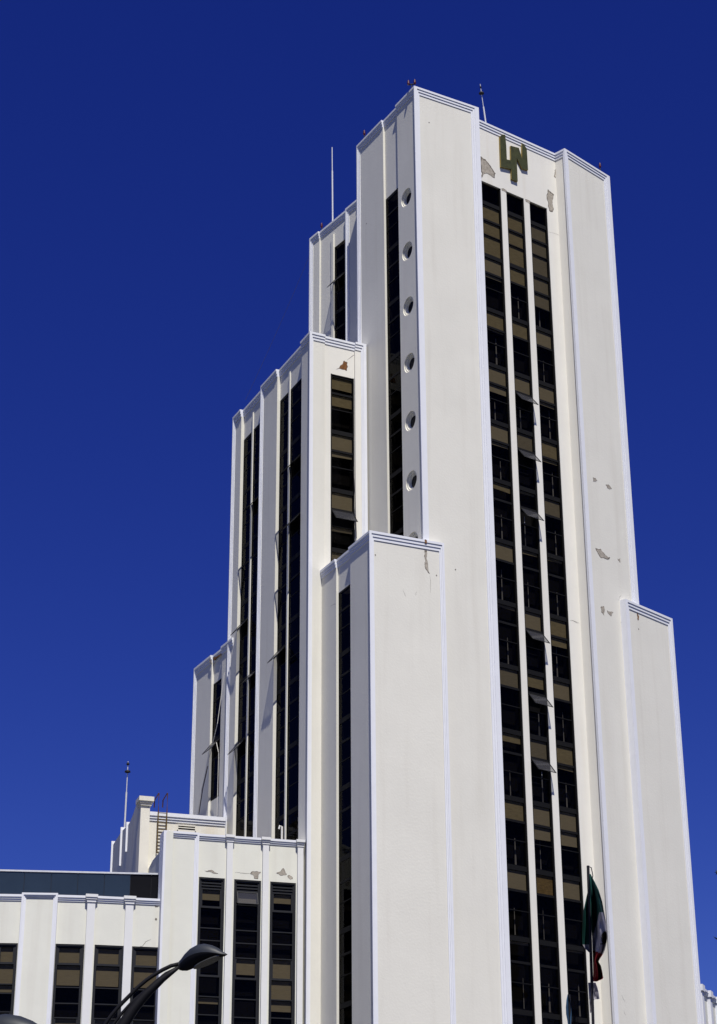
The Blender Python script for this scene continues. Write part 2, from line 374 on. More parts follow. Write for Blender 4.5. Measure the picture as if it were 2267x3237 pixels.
# ------------------------------------------------------------------ the tower
tw = thing('office_tower', (6, 104, 0), 'tall white art deco office tower with stepped wings, black window strips and portholes', 'tower')
# front piers and wings
seg(tw, pL, 0, .01, pL.L-.0, 0.02, ZT, FL, R=FR, lback=.085, back=1.35)
seg(tw, pR, 0, .01, pR.L, 0.02, ZT, FL, R=FR, lback=.16)
seg(tw, wL, 0, .01, wL.L, 0.02, ZW, (.12,.2,.28), R=(.12,.19,.27), lback=.085)
seg(tw, wR, 0, .01, wR.L, 0.02, ZR, (.2,.3,.4), R=(.18,.28,.38))
# wing return beside pier and pier inner returns
for F, u, z in ((wL, wL.L, ZW),): pass
# centre bay
ceL, ceR = -.35, ce.L+.22
cols = ((.05, 1.62), (2.05, 3.46), (3.91, 5.34))
dpc = -DP
seg(tw, ce, 0, ceL, ceR, 0.02, ZT, holes=[(a, b, 12, 69.15) for a, b in cols], pm='recess')
seg(tw, rt, 0, -.3, rt.L-.01, 0.02, ZT, R=(.05,.11,.17), pm='recess', rback=.15)
BL1 = {0:(1,1,1),1:(1,.2,0),2:(1,.12,0),3:(1,.5,0),4:(1,.2,0),5:(.4,0,0),6:(1,0,0),7:(.16,0,0),8:(1,0,0),9:(.45,0,0),10:(1,0,0),11:(1,0,0),12:(.15,0,0)}
BL2 = {0:(1,1,1),1:(1,0,0),2:(1,0,0),3:(1,0,0),4:(1,0,0),5:(.16,0,0),6:(.2,0,0),7:(1,0,0),8:(.7,0,0),9:(1,0,0),10:(1,.7,0),11:(1,0,0),14:(0,.3,0)}
BL3 = {0:(1,1,1),1:(1,1,0),2:(1,0,0),3:(1,.2,0),4:(1,.2,0),5:(1,0,0),6:(.16,0,0),7:(1,.5,0),8:(1,0,0),9:(1,.2,0),10:(1,.75,0),11:(1,0,0),12:(.1,0,0)}
for (a, b), bl, op in zip(cols, (BL1, BL2, BL3), ({}, {k:1 for k in (3,4,5,7,8,9)}, {})):
    wincol(tw, ce, dpc-.13, a, b, 69.15, 17.6, bl, op, browns=(11,) if op else (), jamb=.07, curtains=True)
# long side of the main shaft
seg(tw, sd_, 0, 0, 3.13, 0.02, ZT, SL)
seg(tw, sd_, -.135, 3.13, 4.83, 67.80, ZT)
wincol(tw, sd_, -.135-DP-.025, 3.13, 4.83, 67.80, 43.0, jamb=.05, proud=.02)
# porthole panel: the wall sheet is built round the round openings
def porthole_panel(t, F, u0, u1, z1, uc, zc, ro):
    dp = -DP; ub = u1-SR[2]; h = .95; n = 32
    ds = [-1, 0, 0, -ST, -ST, -2*ST, -2*ST, -3*ST]; wt = [0,0,.14,.14,.31,.31,.49,.49]; wr = [0,0,SR[0],SR[0],SR[1],SR[1],SR[2],SR[2]]
    mb = MB(); s = [[F.P(u0, z1-b, d) for b, d in zip(wt, ds)], [F.P(u1-a, z1-b, d) for a, b, d in zip(wr, wt, [-.085]+ds[1:])], [F.P(u1-a, .02, d) for a, d in zip(wr, [-.085]+ds[1:])]]
    for a, b in zip(s, s[1:]):
        for k in range(7): mb.face([a[k], b[k], b[k+1], a[k+1]])
    mb.face(s[0]+[F.P(u0, z1-.49, -1)])
    mb.build('cornice', 'trim', t)
    pm = MB(); top = z1-.49
    pm.face([F.P(u0, .02, dp), F.P(u0, top, dp), F.P(u0, top, -1), F.P(u0, .02, -1)])
    zc = sorted(zc, reverse=True); prev = top
    for z in zc:
        pm.face([F.P(u0, z+h, dp), F.P(ub, z+h, dp), F.P(ub, prev, dp), F.P(u0, prev, dp)]); prev = z-h
        ring = []
        for k in range(n):
            th = 2*math.pi*k/n; c, s_ = math.cos(th), math.sin(th)
            tu = ((ub-uc) if c > 0 else (uc-u0))/abs(c) if abs(c) > 1e-6 else 1e9
            tz = h/abs(s_) if abs(s_) > 1e-6 else 1e9
            r = min(tu, tz); ring.append((uc+c*ro, z+s_*ro, uc+c*r, z+s_*r, c, s_))
        for k in range(n):
            a, b = ring[k], ring[(k+1) % n]
            pts = [F.P(a[0], a[1], dp), F.P(a[2], a[3], dp)]
            ea = abs(abs(a[3]-z)-h) < 1e-5; eb = abs(abs(b[3]-z)-h) < 1e-5
            if ea != eb: pts.append(F.P(ub if a[4]+b[4] > 0 else u0, z+(h if a[5]+b[5] > 0 else -h), dp))
            pts += [F.P(b[2], b[3], dp), F.P(b[0], b[1], dp)]
            pm.face(pts)
    pm.face([F.P(u0, .02, dp), F.P(ub, .02, dp), F.P(ub, prev, dp), F.P(u0, prev, dp)])
    pm.build('wall', 'panel', t)
    for z in zc:
        pr = MB(); prf = [(ro, 0), (ro, -.07), (ro*.84, -.07), (ro*.84, -.14), (ro*.70, -.14), (ro*.70, -.20), (ro*.60, -.20), (ro*.60, -.215)]
        for (ra, da), (rb, db) in zip(prf, prf[1:]):
            for k in range(n):
                t0, t1 = 2*math.pi*k/n, 2*math.pi*(k+1)/n
                q = lambda r, th, d: F.P(uc+math.cos(th)*r, z+math.sin(th)*r, dp+d)
                pr.face([q(ra,t0,da), q(ra,t1,da), q(rb,t1,db), q(rb,t0,db)])
        po = pr.build('porthole', 'panel', t)
        gl = MB(); gl.face([F.P(uc+math.cos(2*math.pi*k/n)*ro*.60, z+math.sin(2*math.pi*k/n)*ro*.60, dp-.215) for k in range(n)])
        gl.build('pane', 'hole', po)
pz = [sd_.at(*c, -DP) for c in ((1287, 622), (1288, 793), (1290, 966), (1293, 1144), (1297, 1329), (1300, 1520), (1304, 1700))]
PU = sum(p[0] for p in pz[:6])/6
porthole_panel(tw, sd_, 4.83, sd_.L-.01, ZT, PU, [pz[0][1]-i*(pz[0][1]-pz[5][1])/5 for i in range(8)], .58)
# wing side (lower left wing)
seg(tw, wS, 0, 0, 1.9, 0.02, ZW)
seg(tw, wS, -.135, 1.9, 3.65, 41.85, ZW)
seg(tw, wS, 0, 3.65, wS.L-.01, 0.02, ZW, R=SR, rback=.085)
wincol(tw, wS, -.135-DP-.025, 1.9, 3.65, 41.85, 18.0, jamb=.05, proud=.02, opens={})
# second setback: front and long side
seg(tw, b2, 0, .01, 1.02, 0.02, ZB, (.14,.2,.26), lback=.085)
seg(tw, b2, -.14, 1.02, 2.98, 0.02, ZB, holes=[(1.47, 2.96, 40, 56.45)], pm='recess')
seg(tw, b2, 0, 2.98, b2.L, 0.02, ZB, R=(.2,.26,.32), pm='recess')
wincol(tw, b2, -.14-DP-.08, 1.47, 2.96, 56.45, 41.0, {3:(.75,.75,0),4:(1,.3,0),5:(1,0,.2),6:(.7,0,0)}, {5:1}, shift=-.22, jamb=.06)
seg(tw, bS, 0, 0, 1.25, 0.02, ZB, SL)
seg(tw, bS, -.2, 1.25, 4.62, 56.70, ZB)
seg(tw, bS, 0, 4.62, 7.05, 0.02, ZB, SL)
seg(tw, bS, -.2, 7.05, 10.72, 56.70, ZB)
seg(tw, bS, 0, 10.72, bS.L-.01, 0.02, ZB, R=SR, rback=.085)
for u0, mu, u1, oa, ob in ((1.25, 2.70, 4.62, {6:1, 8:1}, {4:1, 7:1}), (7.05, 8.48, 10.72, {7:1}, {4:1, 5:1})):
    wincol(tw, bS, -.2-DP-.025, u0, mu, 56.70, 28.2, opens=oa, jamb=.05, proud=.03)
    wincol(tw, bS, -.2-DP-.025, mu+.17, u1, 56.70, 28.2, opens=ob, jamb=.05, proud=.03)
    mm = MB(); mm.fbox(bS, mu, mu+.17, 20, 57.9, -.2-DP-.3, -.2-DP+.07); mm.build('mullion', 'panel', tw)
# third setback behind the shaft
seg(tw, b3, 0, 0, 1.05, 30, Z3, SL)
seg(tw, b3, -.1, 1.05, 4.2, 30, Z3, holes=[(2.66, 4.2, 30, 68.9)])
mm = MB(); mm.fbox(b3, 2.42, 2.655, 30, 69.9, -.3, -.1-DP+.10); mm.build('mullion', 'panel', tw)
seg(tw, b3, 0, 4.2, b3.L+.4, 30, Z3, SL)
wincol(tw, b3, -.1-DP-.04, 2.66, 4.2, 68.9, 57.2, opens={0:1}, jamb=.05, proud=.03)
# far low setback
seg(tw, fr, 0, 0, 2.72, 20, ZG, SL)
seg(tw, fr, -.15, 2.72, 4.35, 41.82, ZG)
seg(tw, fr, -.15, 2.72, 4.35, 20, 34.45, T=None)
seg(tw, fr, 0, 4.35, fr.L+.3, 20, ZG)
wincol(tw, fr, -.15-DP-.025, 2.72, 4.35, 41.82, 34.45, opens={8:0}, jamb=.05, proud=.03)
# solid bodies behind the facades
def off2(F, u, d): p = F.P(u, 0, d); return (p.x, p.y)
bk = lambda p, dx, dy: (p[0]+dx, p[1]+dy)
core(tw, [off2(sd_, .3, -1), off2(sd_, sd_.L-1, -1), off2(pL, pL.L-.5, -1), off2(ce, -.4, -1.2), off2(ce, ce.L, -1.2), off2(pR, .5, -1), off2(pR, pR.L-.02, -1), off2(pR, pR.L-.02, -9), off2(pR, -2, -9), off2(sd_, .3, -9)], ZT)
core(tw, [off2(wS, .2, -1), off2(wS, wS.L-1, -1), off2(wL, wL.L-.01, -1), off2(wL, wL.L-.01, -2.2), off2(wS, .2, -3.5)], ZW)
core(tw, [off2(wR, .4, -1), off2(wR, wR.L-.02, -1), off2(wR, wR.L-.02, -8), off2(wR, .4, -8)], ZR)
core(tw, [off2(bS, .02, -1), off2(bS, bS.L-1, -1), off2(b2, b2.L+.6, -1), off2(b2, b2.L+3, -12), off2(bS, .02, -8)], ZB)
core(tw, [off2(b3, .02, -1), off2(b3, b3.L+.4, -1), off2(b3, b3.L+.4, -9), off2(b3, .02, -9)], Z3)
core(tw, [off2(fr, .02, -1), off2(fr, fr.L+.3, -1), off2(fr, fr.L+.3, -8), off2(fr, .02, -8)], ZG)
# damage
for pts in ([(62,430),(110,460),(165,530),(190,570),(215,605),(205,655),(150,620),(120,605),(85,625),(72,650),(62,560)],
            [(745,765),(808,820),(800,860),(805,960),(790,1000),(760,985),(748,930),(735,860)],
            [(276,756),(326,780),(322,800),(278,778)], [(518,865),(568,888),(562,912),(522,892)],
            [(822,560),(832,600),(826,650),(810,640),(815,600)]):
    scar(tw, ce, 'B', pts, -DP)
scar(tw, wL, 'E', [(1100,445),(1125,450),(1130,560),(1138,640),(1153,690),(1120,650),(1100,590),(1098,500)], -DP)
scar(tw, wL, 'E', [(1100,340),(1124,345),(1122,380),(1104,374)], 0, 'brick')
scar(tw, b2, 'D', [(1100,475),(1150,430),(1185,385),(1215,400),(1222,450),(1212,490)], -.14-DP, 'brick')
scar(tw, b2, 'D', [(1282,322),(1310,300),(1332,302),(1300,330)], -.14-DP, 'brick')
for k, pts in (('G', [(195,320),(240,305),(250,350),(240,425),(205,385)]), ('G', [(280,360),(340,375),(358,385),(330,435),(290,400)]),
               ('r8', [(895,430),(925,435),(945,460),(980,485),(930,490),(910,465)]), ('r8', [(1025,495),(1040,490),(1040,515)]),
               ('r8', [(880,15),(905,35),(880,40)]), ('r8', [(955,60),(975,62),(990,85),(965,80)])):
    scar(tw, pR, k, pts, -DP)
scar(tw, wR, 'G', [(660,370),(668,400),(684,440),(672,498),(662,470)], -DP, 'brick')
scar(tw, fr, 'F', [(300,322),(340,305),(382,272),(380,300),(345,318),(318,345),(302,345)], -.15, 'brick')
scar(tw, fr, 'F', [(262,345),(285,335),(285,380),(268,375)], 0)
crack(tw, wL, 'E', [(1155,700),(1163,760),(1158,880)], -DP); crack(tw, wL, 'E', [(880,845),(892,880),(908,918)], -DP); crack(tw, wL, 'E', [(1022,860),(1010,908)], -DP)
crack(tw, ce, 'r8', [(748,855),(770,858),(798,872)], -DP); crack(tw, ce, '7', [(1000,768),(1035,772),(1095,806)], -DP); crack(tw, ce, '5', [(890,660),(1000,690),(1040,710)], -DP)
crack(tw, pR, 'G', [(425,225),(440,190),(458,168)], -DP); crack(tw, pR, 'H', [(750,1258),(762,1285),(782,1325)], -DP); crack(tw, pR, 'H', [(770,1398),(786,1445)], -DP)
crack(tw, wS, 'E', [(142,1018),(172,1002),(200,992)], -DP); crack(tw, b2, 'D', [(1210,385),(1260,345),(1290,325)], -.14-DP, .03)
for F, k, x, y in ((pL, 'A', 825, 473), (pR, 'G', 460, 515), (wR, 'G', 680, 600), (wL, 'E', 600, 497), (pL, 'E', 1415, 645), (wL, 'E', 1222, 705), (sd_, 'C', 800, 430)): spot(tw, F, k, x, y, -DP)
# ------------------------------------------------------------------ emblem on the centre bay
EM = [(240,240),(325,172),(430,185),(468,600),(490,1080),(640,1108),(632,580),(925,660),(1045,1060),(1045,480),(1110,530),(1212,690),(1260,1468),(1045,1412),(845,1015),(885,1880),(660,1790),(655,1432),(275,1345)]
dE = -DP+.13
uz = [ce.zm('em', x, y, dE) for x, y in EM]
emo = thing('wall_emblem', ce.P(uz[0][0], uz[16][1], -DP), 'olive green metal monogram of joined letters L and N fixed under the roofline', 'emblem')
e = MB(); e.face([ce.P(u, z, dE) for u, z in uz]); e.build('letter_face', 'emblem', emo)
e = MB()
for k in range(len(uz)):
    a, b = uz[k], uz[(k+1) % len(uz)]
    e.face([ce.P(*a, dE), ce.P(*a, -DP+.01), ce.P(*b, -DP+.01), ce.P(*b, dE)])
e.build('letter_edge', 'gold', emo)
# ------------------------------------------------------------------ left annex
an = thing('annex_building', (-10, 105, 0), 'low cream annex building with white pilasters and dark framed windows beside the tower', 'building')
seg(an, lo, 0, .01, 1.86, 0.02, ZL, (.12,.2,.28), T=(.12,.21,.30), R=(.1,.16,.22), pm='annex', st=.04)
LD = -.12-.15
AH = 26.33
awin = ((1.96, 3.31), (3.80, 5.22), (5.70, 7.07))
seg(an, lo, -.15, 1.86, lo.L, 0.02, ZL, T=(.12,.21,.30), holes=[(a, b, 8, AH) for a, b in awin], pm='annex', st=.04)
for ua, ub in ((3.30, 3.72), (5.20, 5.63), (7.06, lo.L)):
    p = MB(); p.fbox(lo, ua+.06, ub-.05, .02, ZL-.30, -.6, -.10)
    p.fbox(lo, ua+.02, ub-.02, ZL-.34, ZL-.22, -.5, -.07); p.fbox(lo, ua, ub-.01, ZL-.22, ZL-.12, -.5, -.03); p.fbox(lo, ua-.04, ub+.02, ZL-.12, ZL+.02, -.5, .02)
    p.build('pilaster', 'pilaster', an)
def annex_window(F, d, u0, u1, z1, rows, fm='anmetal', bm='blind'):
    """tall window with a double frame; rows = (height, blind share, kind)"""
    f = MB(); g = MB(); b = MB(); z = z1
    zb = z1-sum(r[0] for r in rows)
    for k, (wd, pr) in enumerate(((.08, .10), (.15, .05))):
        a = 0 if k == 0 else .08
        f.fbox(F, u0+a, u0+wd, zb, z1-a, d-.1, d+pr); f.fbox(F, u1-wd, u1-a, zb, z1-a, d-.1, d+pr)
        f.fbox(F, u0+wd, u1-wd, z1-wd, z1-a, d-.1, d+pr)
    z = z1-.15; first = True; sashes = []
    for h, bl, kind in rows:
        h2 = h-(.15 if first else 0); first = False
        if kind == 'louvre':
            for i in range(3): f.fbox(F, u0+.15, u1-.15, z-h2*(i+1)/3, z-h2*(i+1)/3+h2*.16, d-.06, d+.04)
            g.face([F.P(u0+.15, z-h2, d-.02), F.P(u1-.15, z-h2, d-.02), F.P(u1-.15, z, d-.02), F.P(u0+.15, z, d-.02)])
        else:
            t = .10 if kind == 'frame' else .05
            f.fbox(F, u0+.15, u1-.15, z-h2, z-h2+t, d-.06, d+.05)
            if kind == 'frame':
                f.fbox(F, u0+.15, u0+.22, z-h2+t, z, d-.06, d+.03); f.fbox(F, u1-.22, u1-.15, z-h2+t, z, d-.06, d+.03)
            if kind == 'open': sashes.append((z, h2))
            else: g.face([F.P(u0+.15, z-h2, d-.02), F.P(u1-.15, z-h2, d-.02), F.P(u1-.15, z, d-.02), F.P(u0+.15, z, d-.02)])
            if bl: b.fbox(F, u0+.17, u1-.17, z-h2*bl, z-.02, d-.09, d-.075)
        z -= h2
    fo = f.build('window', fm, an); g.build('pane', 'glass', fo)
    if b.f: b.build('blind', bm, fo)
    for z, h in sashes: sash(fo, F, u0+.16, u1-.16, z, d+.05, .36*h, .93*h, fm)
    i = MB(); i.face([F.P(u0-.05, zb, d-.5), F.P(u1+.05, zb, d-.5), F.P(u1+.05, z1+.05, d-.5), F.P(u0-.05, z1+.05, d-.5)]); i.build('room_dark_backing', 'dark', an)
dW = LD-.12
R1 = [(.60,0,'louvre'),(.95,.55,'frame'),(1.05,0,''),(.62,0,''),(.75,0,''),(1.05,0,'frame'),(1.0,0,''),(.9,.35,''),(1.5,0,''),(1.5,0,''),(1.5,0,'')]
R2 = [(.62,0,'louvre'),(.70,.75,'open'),(1.30,0,''),(.65,0,''),(.75,0,''),(1.05,.75,'frame'),(1.0,0,''),(.9,0,''),(1.5,0,''),(1.5,0,''),(1.5,0,'')]
R3 = [(.60,0,'louvre'),(.95,.5,'frame'),(1.05,0,''),(.62,0,''),(.75,0,''),(1.05,.97,'frame'),(1.0,.95,''),(.9,.6,''),(1.5,0,''),(1.5,0,''),(1.5,0,'')]
for (a, b), rows in zip(awin, (R1, R2, R3)): annex_window(lo, dW, a, b, AH, rows)
for pts in ([(765,850),(800,820),(905,830),(870,880),(865,920),(820,915),(810,870)], [(1100,845),(1190,780),(1235,860),(1190,870)], [(1240,880),(1270,870),(1310,915),(1280,925)],
            [(190,812),(240,808),(300,815),(360,848),(340,848),(250,822)]):
    scar(an, lo, 'c', pts, LD)
crack(an, lo, 'c', [(575,835),(660,842),(760,850)], LD, .02)
# left return of the taller annex, skewed into shade; stepped edge follows a shadow
sa = Fac(off2(lo, .8, -7), L1)
poly = [sa.zm('b', x, y) for x, y in ((690,945),(684,1150),(570,1285),(512,1400),(486,1440))]
m_ = MB(); q = [(sa.L-.02, ZL-.02), (sa.L-1.05, ZL-.02)] + poly[1:] + [(poly[-1][0]-.3, poly[-1][1]-.5), (0, 15), (0, .02), (sa.L-.02, .02)]
a_ = [sa.P(u, z, -.02) for u, z in q]; b_ = [sa.P(u, z, -.5) for u, z in q]
m_.face(a_)
for k in range(len(q)): j = (k+1) % len(q); m_.face([a_[k], b_[k], b_[j], a_[j]])
m_.build('wall', 'annex', an)
# curved lower part, built in facets
zlow_pt = lo.at(515.5, 2841.7, -.35)
ZA = zlow_pt[1]
apx = [(-760, 2821.5), (0, 2825.6), (184.7, 2828.3), (307.3, 2831.6), (515.5, 2841.7)]
av = [atz(x, y, ZA) for x, y in apx]
AF = [Fac(av[0], av[1]), Fac(av[1], av[2]), Fac(av[2], av[3]), Fac(av[3], av[4])]
ah = AF[2].zm('a', 650, 852, -.27)[1]
def wspan(F, x0, x1, y): return F.zm('a', x0, y, -.27)[0], F.zm('a', x1, y, -.27)[0]
spans = [[(AF[0].L-7.0, AF[0].L-5.7), (AF[0].L-4.4, AF[0].L-3.1), (AF[0].L-1.6, AF[0].L-.02)], [(0.0, wspan(AF[1], 0, 172, 850)[1])], [wspan(AF[2], 520, 797, 852)], [wspan(AF[3], 878, 1162, 872)+(), wspan(AF[3], 1240, 1517, 900)]]
spans[2][0] = (spans[2][0][0], min(spans[2][0][1], AF[2].L-.02)); spans[3][0] = (max(.0, spans[3][0][0]), spans[3][0][1])
RA = [(1.02,.97,'frame'),(1.12,.88,''),(.78,0,''),(.7,0,''),(1.1,.5,'frame'),(1.3,0,''),(1.5,0,''),(1.5,0,'')]
RB = [(1.02,.97,'frame'),(1.0,.97,''),(.45,.8,''),(.9,0,''),(1.1,.5,'frame'),(1.3,0,''),(1.5,0,''),(1.5,0,'')]
for i, F in enumerate(AF):
    seg(an, F, 0, 0, F.L, .02, ZA, T=(.12,.21,.30), holes=[(a, b, 8, ah) for a, b in spans[i]], pm='annex', st=.04)
    for a, b in spans[i]: annex_window(F, -.27+.03, a, b, ah, RB if i < 2 else RA)
crack(an, AF[3], 'a', [(1265,875),(1340,868),(1372,825),(1420,800)], -.12, .02); spot(an, AF[3], 'a', 1470, 612, -.12, .07); crack(an, AF[3], 'a', [(1455,478),(1465,495),(1490,498)], -.12, .05)
# broad framed pier and slim pilasters on the curved part
pr0 = AF[1].zm('a', 205, 400, .16)[0]; pr1 = AF[1].zm('a', 545, 400, .16)[0]
pf = Fac(AF[1].P(pr0, 0, .16), AF[1].P(pr1, 0, .16))
seg(an, pf, 0, 0, pf.L, .02, ZA+.05, (.1,.16,.22), T=(.1,.16,.22), R=(.1,.16,.22), pm='annex', back=.6, st=.04)
for x0, x1, F in ((815, 912, AF[3]), (1175, 1272, AF[3])):
    ua, ub = F.zm('a', x0, 420, 0)[0], F.zm('a', x1, 420, 0)[0]
    p = MB(); p.fbox(F, ua+.06, ub-.06, .02, ZA-.30, -.6, .02); p.fbox(F, ua+.03, ub-.03, ZA-.34, ZA-.2, -.5, .06); p.fbox(F, ua-.02, ub+.02, ZA-.2, ZA-.1, -.5, .10); p.fbox(F, ua-.05, ub+.05, ZA-.1, ZA+.05, -.5, .14)
    p.build('pilaster', 'pilaster', an)
# roof-top cladding screen with rail
sc0, sc1 = AF[1].P(-10.5, 0, -1.1), AF[3].P(AF[3].L, 0, -1.1)
SF = Fac(sc0, sc1)
zt = SF.zm('a', 760, 168)[1]; 
jx = [SF.zm('a', x, 260)[0] for x in (-1047, -792, -537, -282, -27, 228, 483, 733, 983, 1228, 1425, 1530)]
gp = MB()
for a, b in zip([0]+jx[:9], jx[:10]): gp.fbox(SF, a+.012, b-.012, ZA-.6, zt-.06, -.12, 0)
gp.build('cladding_screen', 'screen', an)
gp = MB()
for a, b in zip(jx[9:], jx[10:]): gp.fbox(SF, a+.012, b-.012, ZA-.6, zt-.06, -.12, -.01)
gp.build('screen_end_reflection', 'hole', an)  # dark colour painted in place of the reflection in these end panels
gp = MB(); gp.fbox(SF, 0, jx[-1], ZA-.6, zt-.09, -.2, -.06); gp.build('screen_backing', 'black', an)
gp = MB(); gp.fbox(SF, 0, jx[-1], zt-.055, zt+.03, -.2, .04); gp.build('screen_rail', 'rail', an)
m_ = MB(); prism(m_, [off2(AF[0], 0, -1), off2(AF[1], .3, -1), off2(AF[2], .3, -1), off2(AF[3], .3, -1), off2(AF[3], AF[3].L, -1), off2(AF[3], AF[3].L, -10), off2(AF[0], 0, -12)], .02, ZA-.45, top=1); m_.build('core_wall', ['annex', 'roof'], an)
m_ = MB(); prism(m_, [off2(lo, .6, -1), off2(lo, lo.L-.3, -1), off2(lo, lo.L-.3, -8), off2(lo, .6, -7)], .02, ZL-.45, top=1); m_.build('core_wall', ['annex', 'roof'], an)
# ------------------------------------------------------------------ penthouse with ladder behind
pu, pz_ = bS.at(*S('b', 1535, 742), 0)
pend = bS.P(pu, 0, .15); ZP = pz_
pst = atz(*S('b', 540, 662), ZP)
PF = Fac(pst, pend)
ph = thing('rooftop_penthouse', PF.P(0, 15, -3), 'beige rooftop penthouse with white cornice and tall end pillar behind the annex', 'penthouse')
seg(ph, PF, 0, 0, PF.L, 15, ZP, T=(.22,.36,.5), pm='beige', st=.05, holes=[])
v = MB(); va, vb = PF.zm('b', 897, 845, -.15), PF.zm('b', 1110, 903, -.15)
v.fbox(PF, va[0], vb[0], vb[1], va[1], -.3, -.14); v.build('vent_slot', 'dark', ph)
v = MB(); v.fbox(PF, va[0]-.06, vb[0]+.06, va[1], va[1]+.06, -.3, -.09); v.fbox(PF, va[0]-.06, va[0], vb[1]-.06, va[1], -.3, -.09); v.fbox(PF, vb[0], vb[0]+.06, vb[1]-.06, va[1], -.3, -.09); v.fbox(PF, va[0], vb[0], (va[1]+vb[1])/2-.03, (va[1]+vb[1])/2+.02, -.2, -.11); v.build('vent_frame', 'beige', ph)
pa, pb = PF.zm('b', 425, 600, .05)[0], PF.zm('b', 542, 600, .05)[0]
zc = PF.zm('b', 480, 480, .05)[1]
v = MB(); v.fbox(PF, pa, pb-.005, 15, zc-.5, -.8, .05)
for k, (h0, h1, o) in enumerate(((.5,.38,.08),(.38,.26,.13),(.26,0,.2))): v.fbox(PF, pa-o+.05, pb+o*.9, zc-h0, zc-h1, -.8, o+.05)
v.build('pillar', 'beige', ph)
psd = Fac(PF.P(pa+.5, 0, -9.5), PF.P(pa, 0, .0))
def side_wall():
    q = [psd.zm('b', x, y) for x, y in ((380,535),(325,700),(285,800),(250,850),(180,915),(72,1085))]
    m_ = MB(); pts = [(psd.L-.01, zc-.5)] + q + [(q[-1][0], 15), (psd.L-.01, 15)]
    a_ = [psd.P(u, z, 0) for u, z in pts]; b_ = [psd.P(u, z, -.4) for u, z in pts]
    m_.face(a_)
    for k in range(len(pts)): j = (k+1) % len(pts); m_.face([a_[k], b_[k], b_[j], a_[j]])
    m_.build('wall', 'beige', ph)
    for x, ya, yb in ((72, 1090, 1440), (190, 915, 1320), (262, 850, 1150)):
        ua, za = psd.zm('b', x, ya); ub, zb = psd.zm('b', x, yb)
        r = MB(); r.fbox(psd, ua-.12, ua, zb, za+.25, -.2, .11); r.build('rib', 'trim', ph)
side_wall()
m_ = MB(); prism(m_, [off2(PF, .2, -1), off2(PF, PF.L, -1), off2(PF, PF.L, -7), off2(PF, .2, -7)], 15, ZP-.5, top=1); m_.build('core_wall', ['beige', 'roof'], ph)
# ladder
ld = thing('roof_ladder', PF.P(PF.zm('b', 690, 900, .2)[0], PF.zm('b', 690, 1180, .2)[1], .12), 'rusty steel ladder fixed to the beige penthouse wall with hooked hand rails', 'ladder')
for xt, xb in ((655, 622), (764, 734)):
    ut, z_t = PF.zm('b', xt, 432, .2); ub_, z_b = PF.zm('b', xb, 1190, .2)
    zm_ = PF.zm('b', xt, 680, .2)[1]
    r = MB(); r.tube([PF.P(ut, z_b, .2), PF.P(ut, zm_, .2)], .035, 6); r.build('rail', 'ladder', ld)
    r = MB(); r.tube([PF.P(ut, zm_, .2), PF.P(ut, z_t, .2), PF.P(ut, z_t+.02, .1), PF.P(ut, z_t-.08, -1.0), PF.P(ut, z_t-.5, -1.05)], .035, 6); r.build('hand_rail', 'rust', ld)
    if xt == 655: uA, zA_, zB_ = ut, zm_, z_b
    else: uB = ut
nr = 13
for k in range(nr):
    z = zA_-(zA_-zB_)*k/(nr-1)
    r = MB(); r.tube([PF.P(uA, z, .2), PF.P(uB, z, .2)], .022, 6); r.build('rung', 'ladder', ld)
# ------------------------------------------------------------------ right annex
rz = wR.at(2213, 3112.5, -3.0); ZQ = rz[1]
q0 = atz(2205, 3106.3, ZQ); q1 = atz(2330, 3203.8, ZQ)
QF = Fac(q0, q1)
ra = thing('side_street_building', QF.P(QF.L/2, 0.0, -3), 'low cream building with white pilasters half hidden at the right edge', 'building')
seg(ra, QF, 0, 0, QF.L, .02, ZQ, T=(.12,.22,.32), pm='annex', st=.05)
k = .7
while k < QF.L-.5:
    p = MB(); p.fbox(QF, k, k+.5, .02, ZQ-.32, -.5, .06); p.fbox(QF, k-.06, k+.56, ZQ-.32, ZQ+.04, -.5, .14); p.build('pilaster', 'trim', ra); k += 2.1
m_ = MB(); prism(m_, [off2(QF, 0, -1), off2(QF, QF.L, -1), off2(QF, QF.L, -9), off2(QF, 0, -5)], .02, ZQ-.4, top=1); m_.build('core_wall', ['annex', 'roof'], ra)
# ------------------------------------------------------------------ masts, lamps, cables on the roofs
def pt(F, x, y, d): u, z = F.at(x, y, d); return F.P(u, z, d)
def mast(name, foot, top, discs, label, split=.45, r0=.05, r1=.022):
    t = thing(name, foot, label, 'mast'); a = Vector(foot); b = Vector(top)
    mb = MB(); mb.tube([a, a.lerp(b, split)], r0, 8); mb.build('lower_pole', 'mast', t)
    mb = MB(); mb.tube([a.lerp(b, split), b], r1, 6); mb.build('upper_pole', 'mast', t)
    for kk, rr in discs:
        c = a.lerp(b, kk); mb = MB(); mb.tube([c-Vector((0,0,.10)), c-Vector((0,0,.03)), c+Vector((0,0,.05)), c+Vector((0,0,.12))], [rr*.2, rr, rr*.85, rr*.15], 12); mb.build('disc', 'black', t)
    return t
def vmast(F, d, x, yb, yt):
    u, z = F.at(x, yb, d); a = F.P(u, z, d)
    lo_, hi_ = z, z+30
    # height on the same vertical whose image row is yt
    for _ in range(50):
        mid = (lo_+hi_)/2; v_ = Vector((a.x, a.y, mid))-CAM
        if 1618.5-FOC*v_.dot(UP)/v_.dot(_f) > yt: lo_ = mid
        else: hi_ = mid
    return a, Vector((a.x, a.y, lo_))
a, b = pt(ce, 1538, 386, -1.5), pt(ce, 1518, 266, -1.5)
mast('lightning_mast', a-Vector((0,0,.6)), b, [(.80, .17), (.93, .06)], 'thin mast with dark disc on the roof behind the monogram', split=.5)
a, b = pt(b3, 1052, 697, -.6), pt(b3, 1050, 466, -.6)
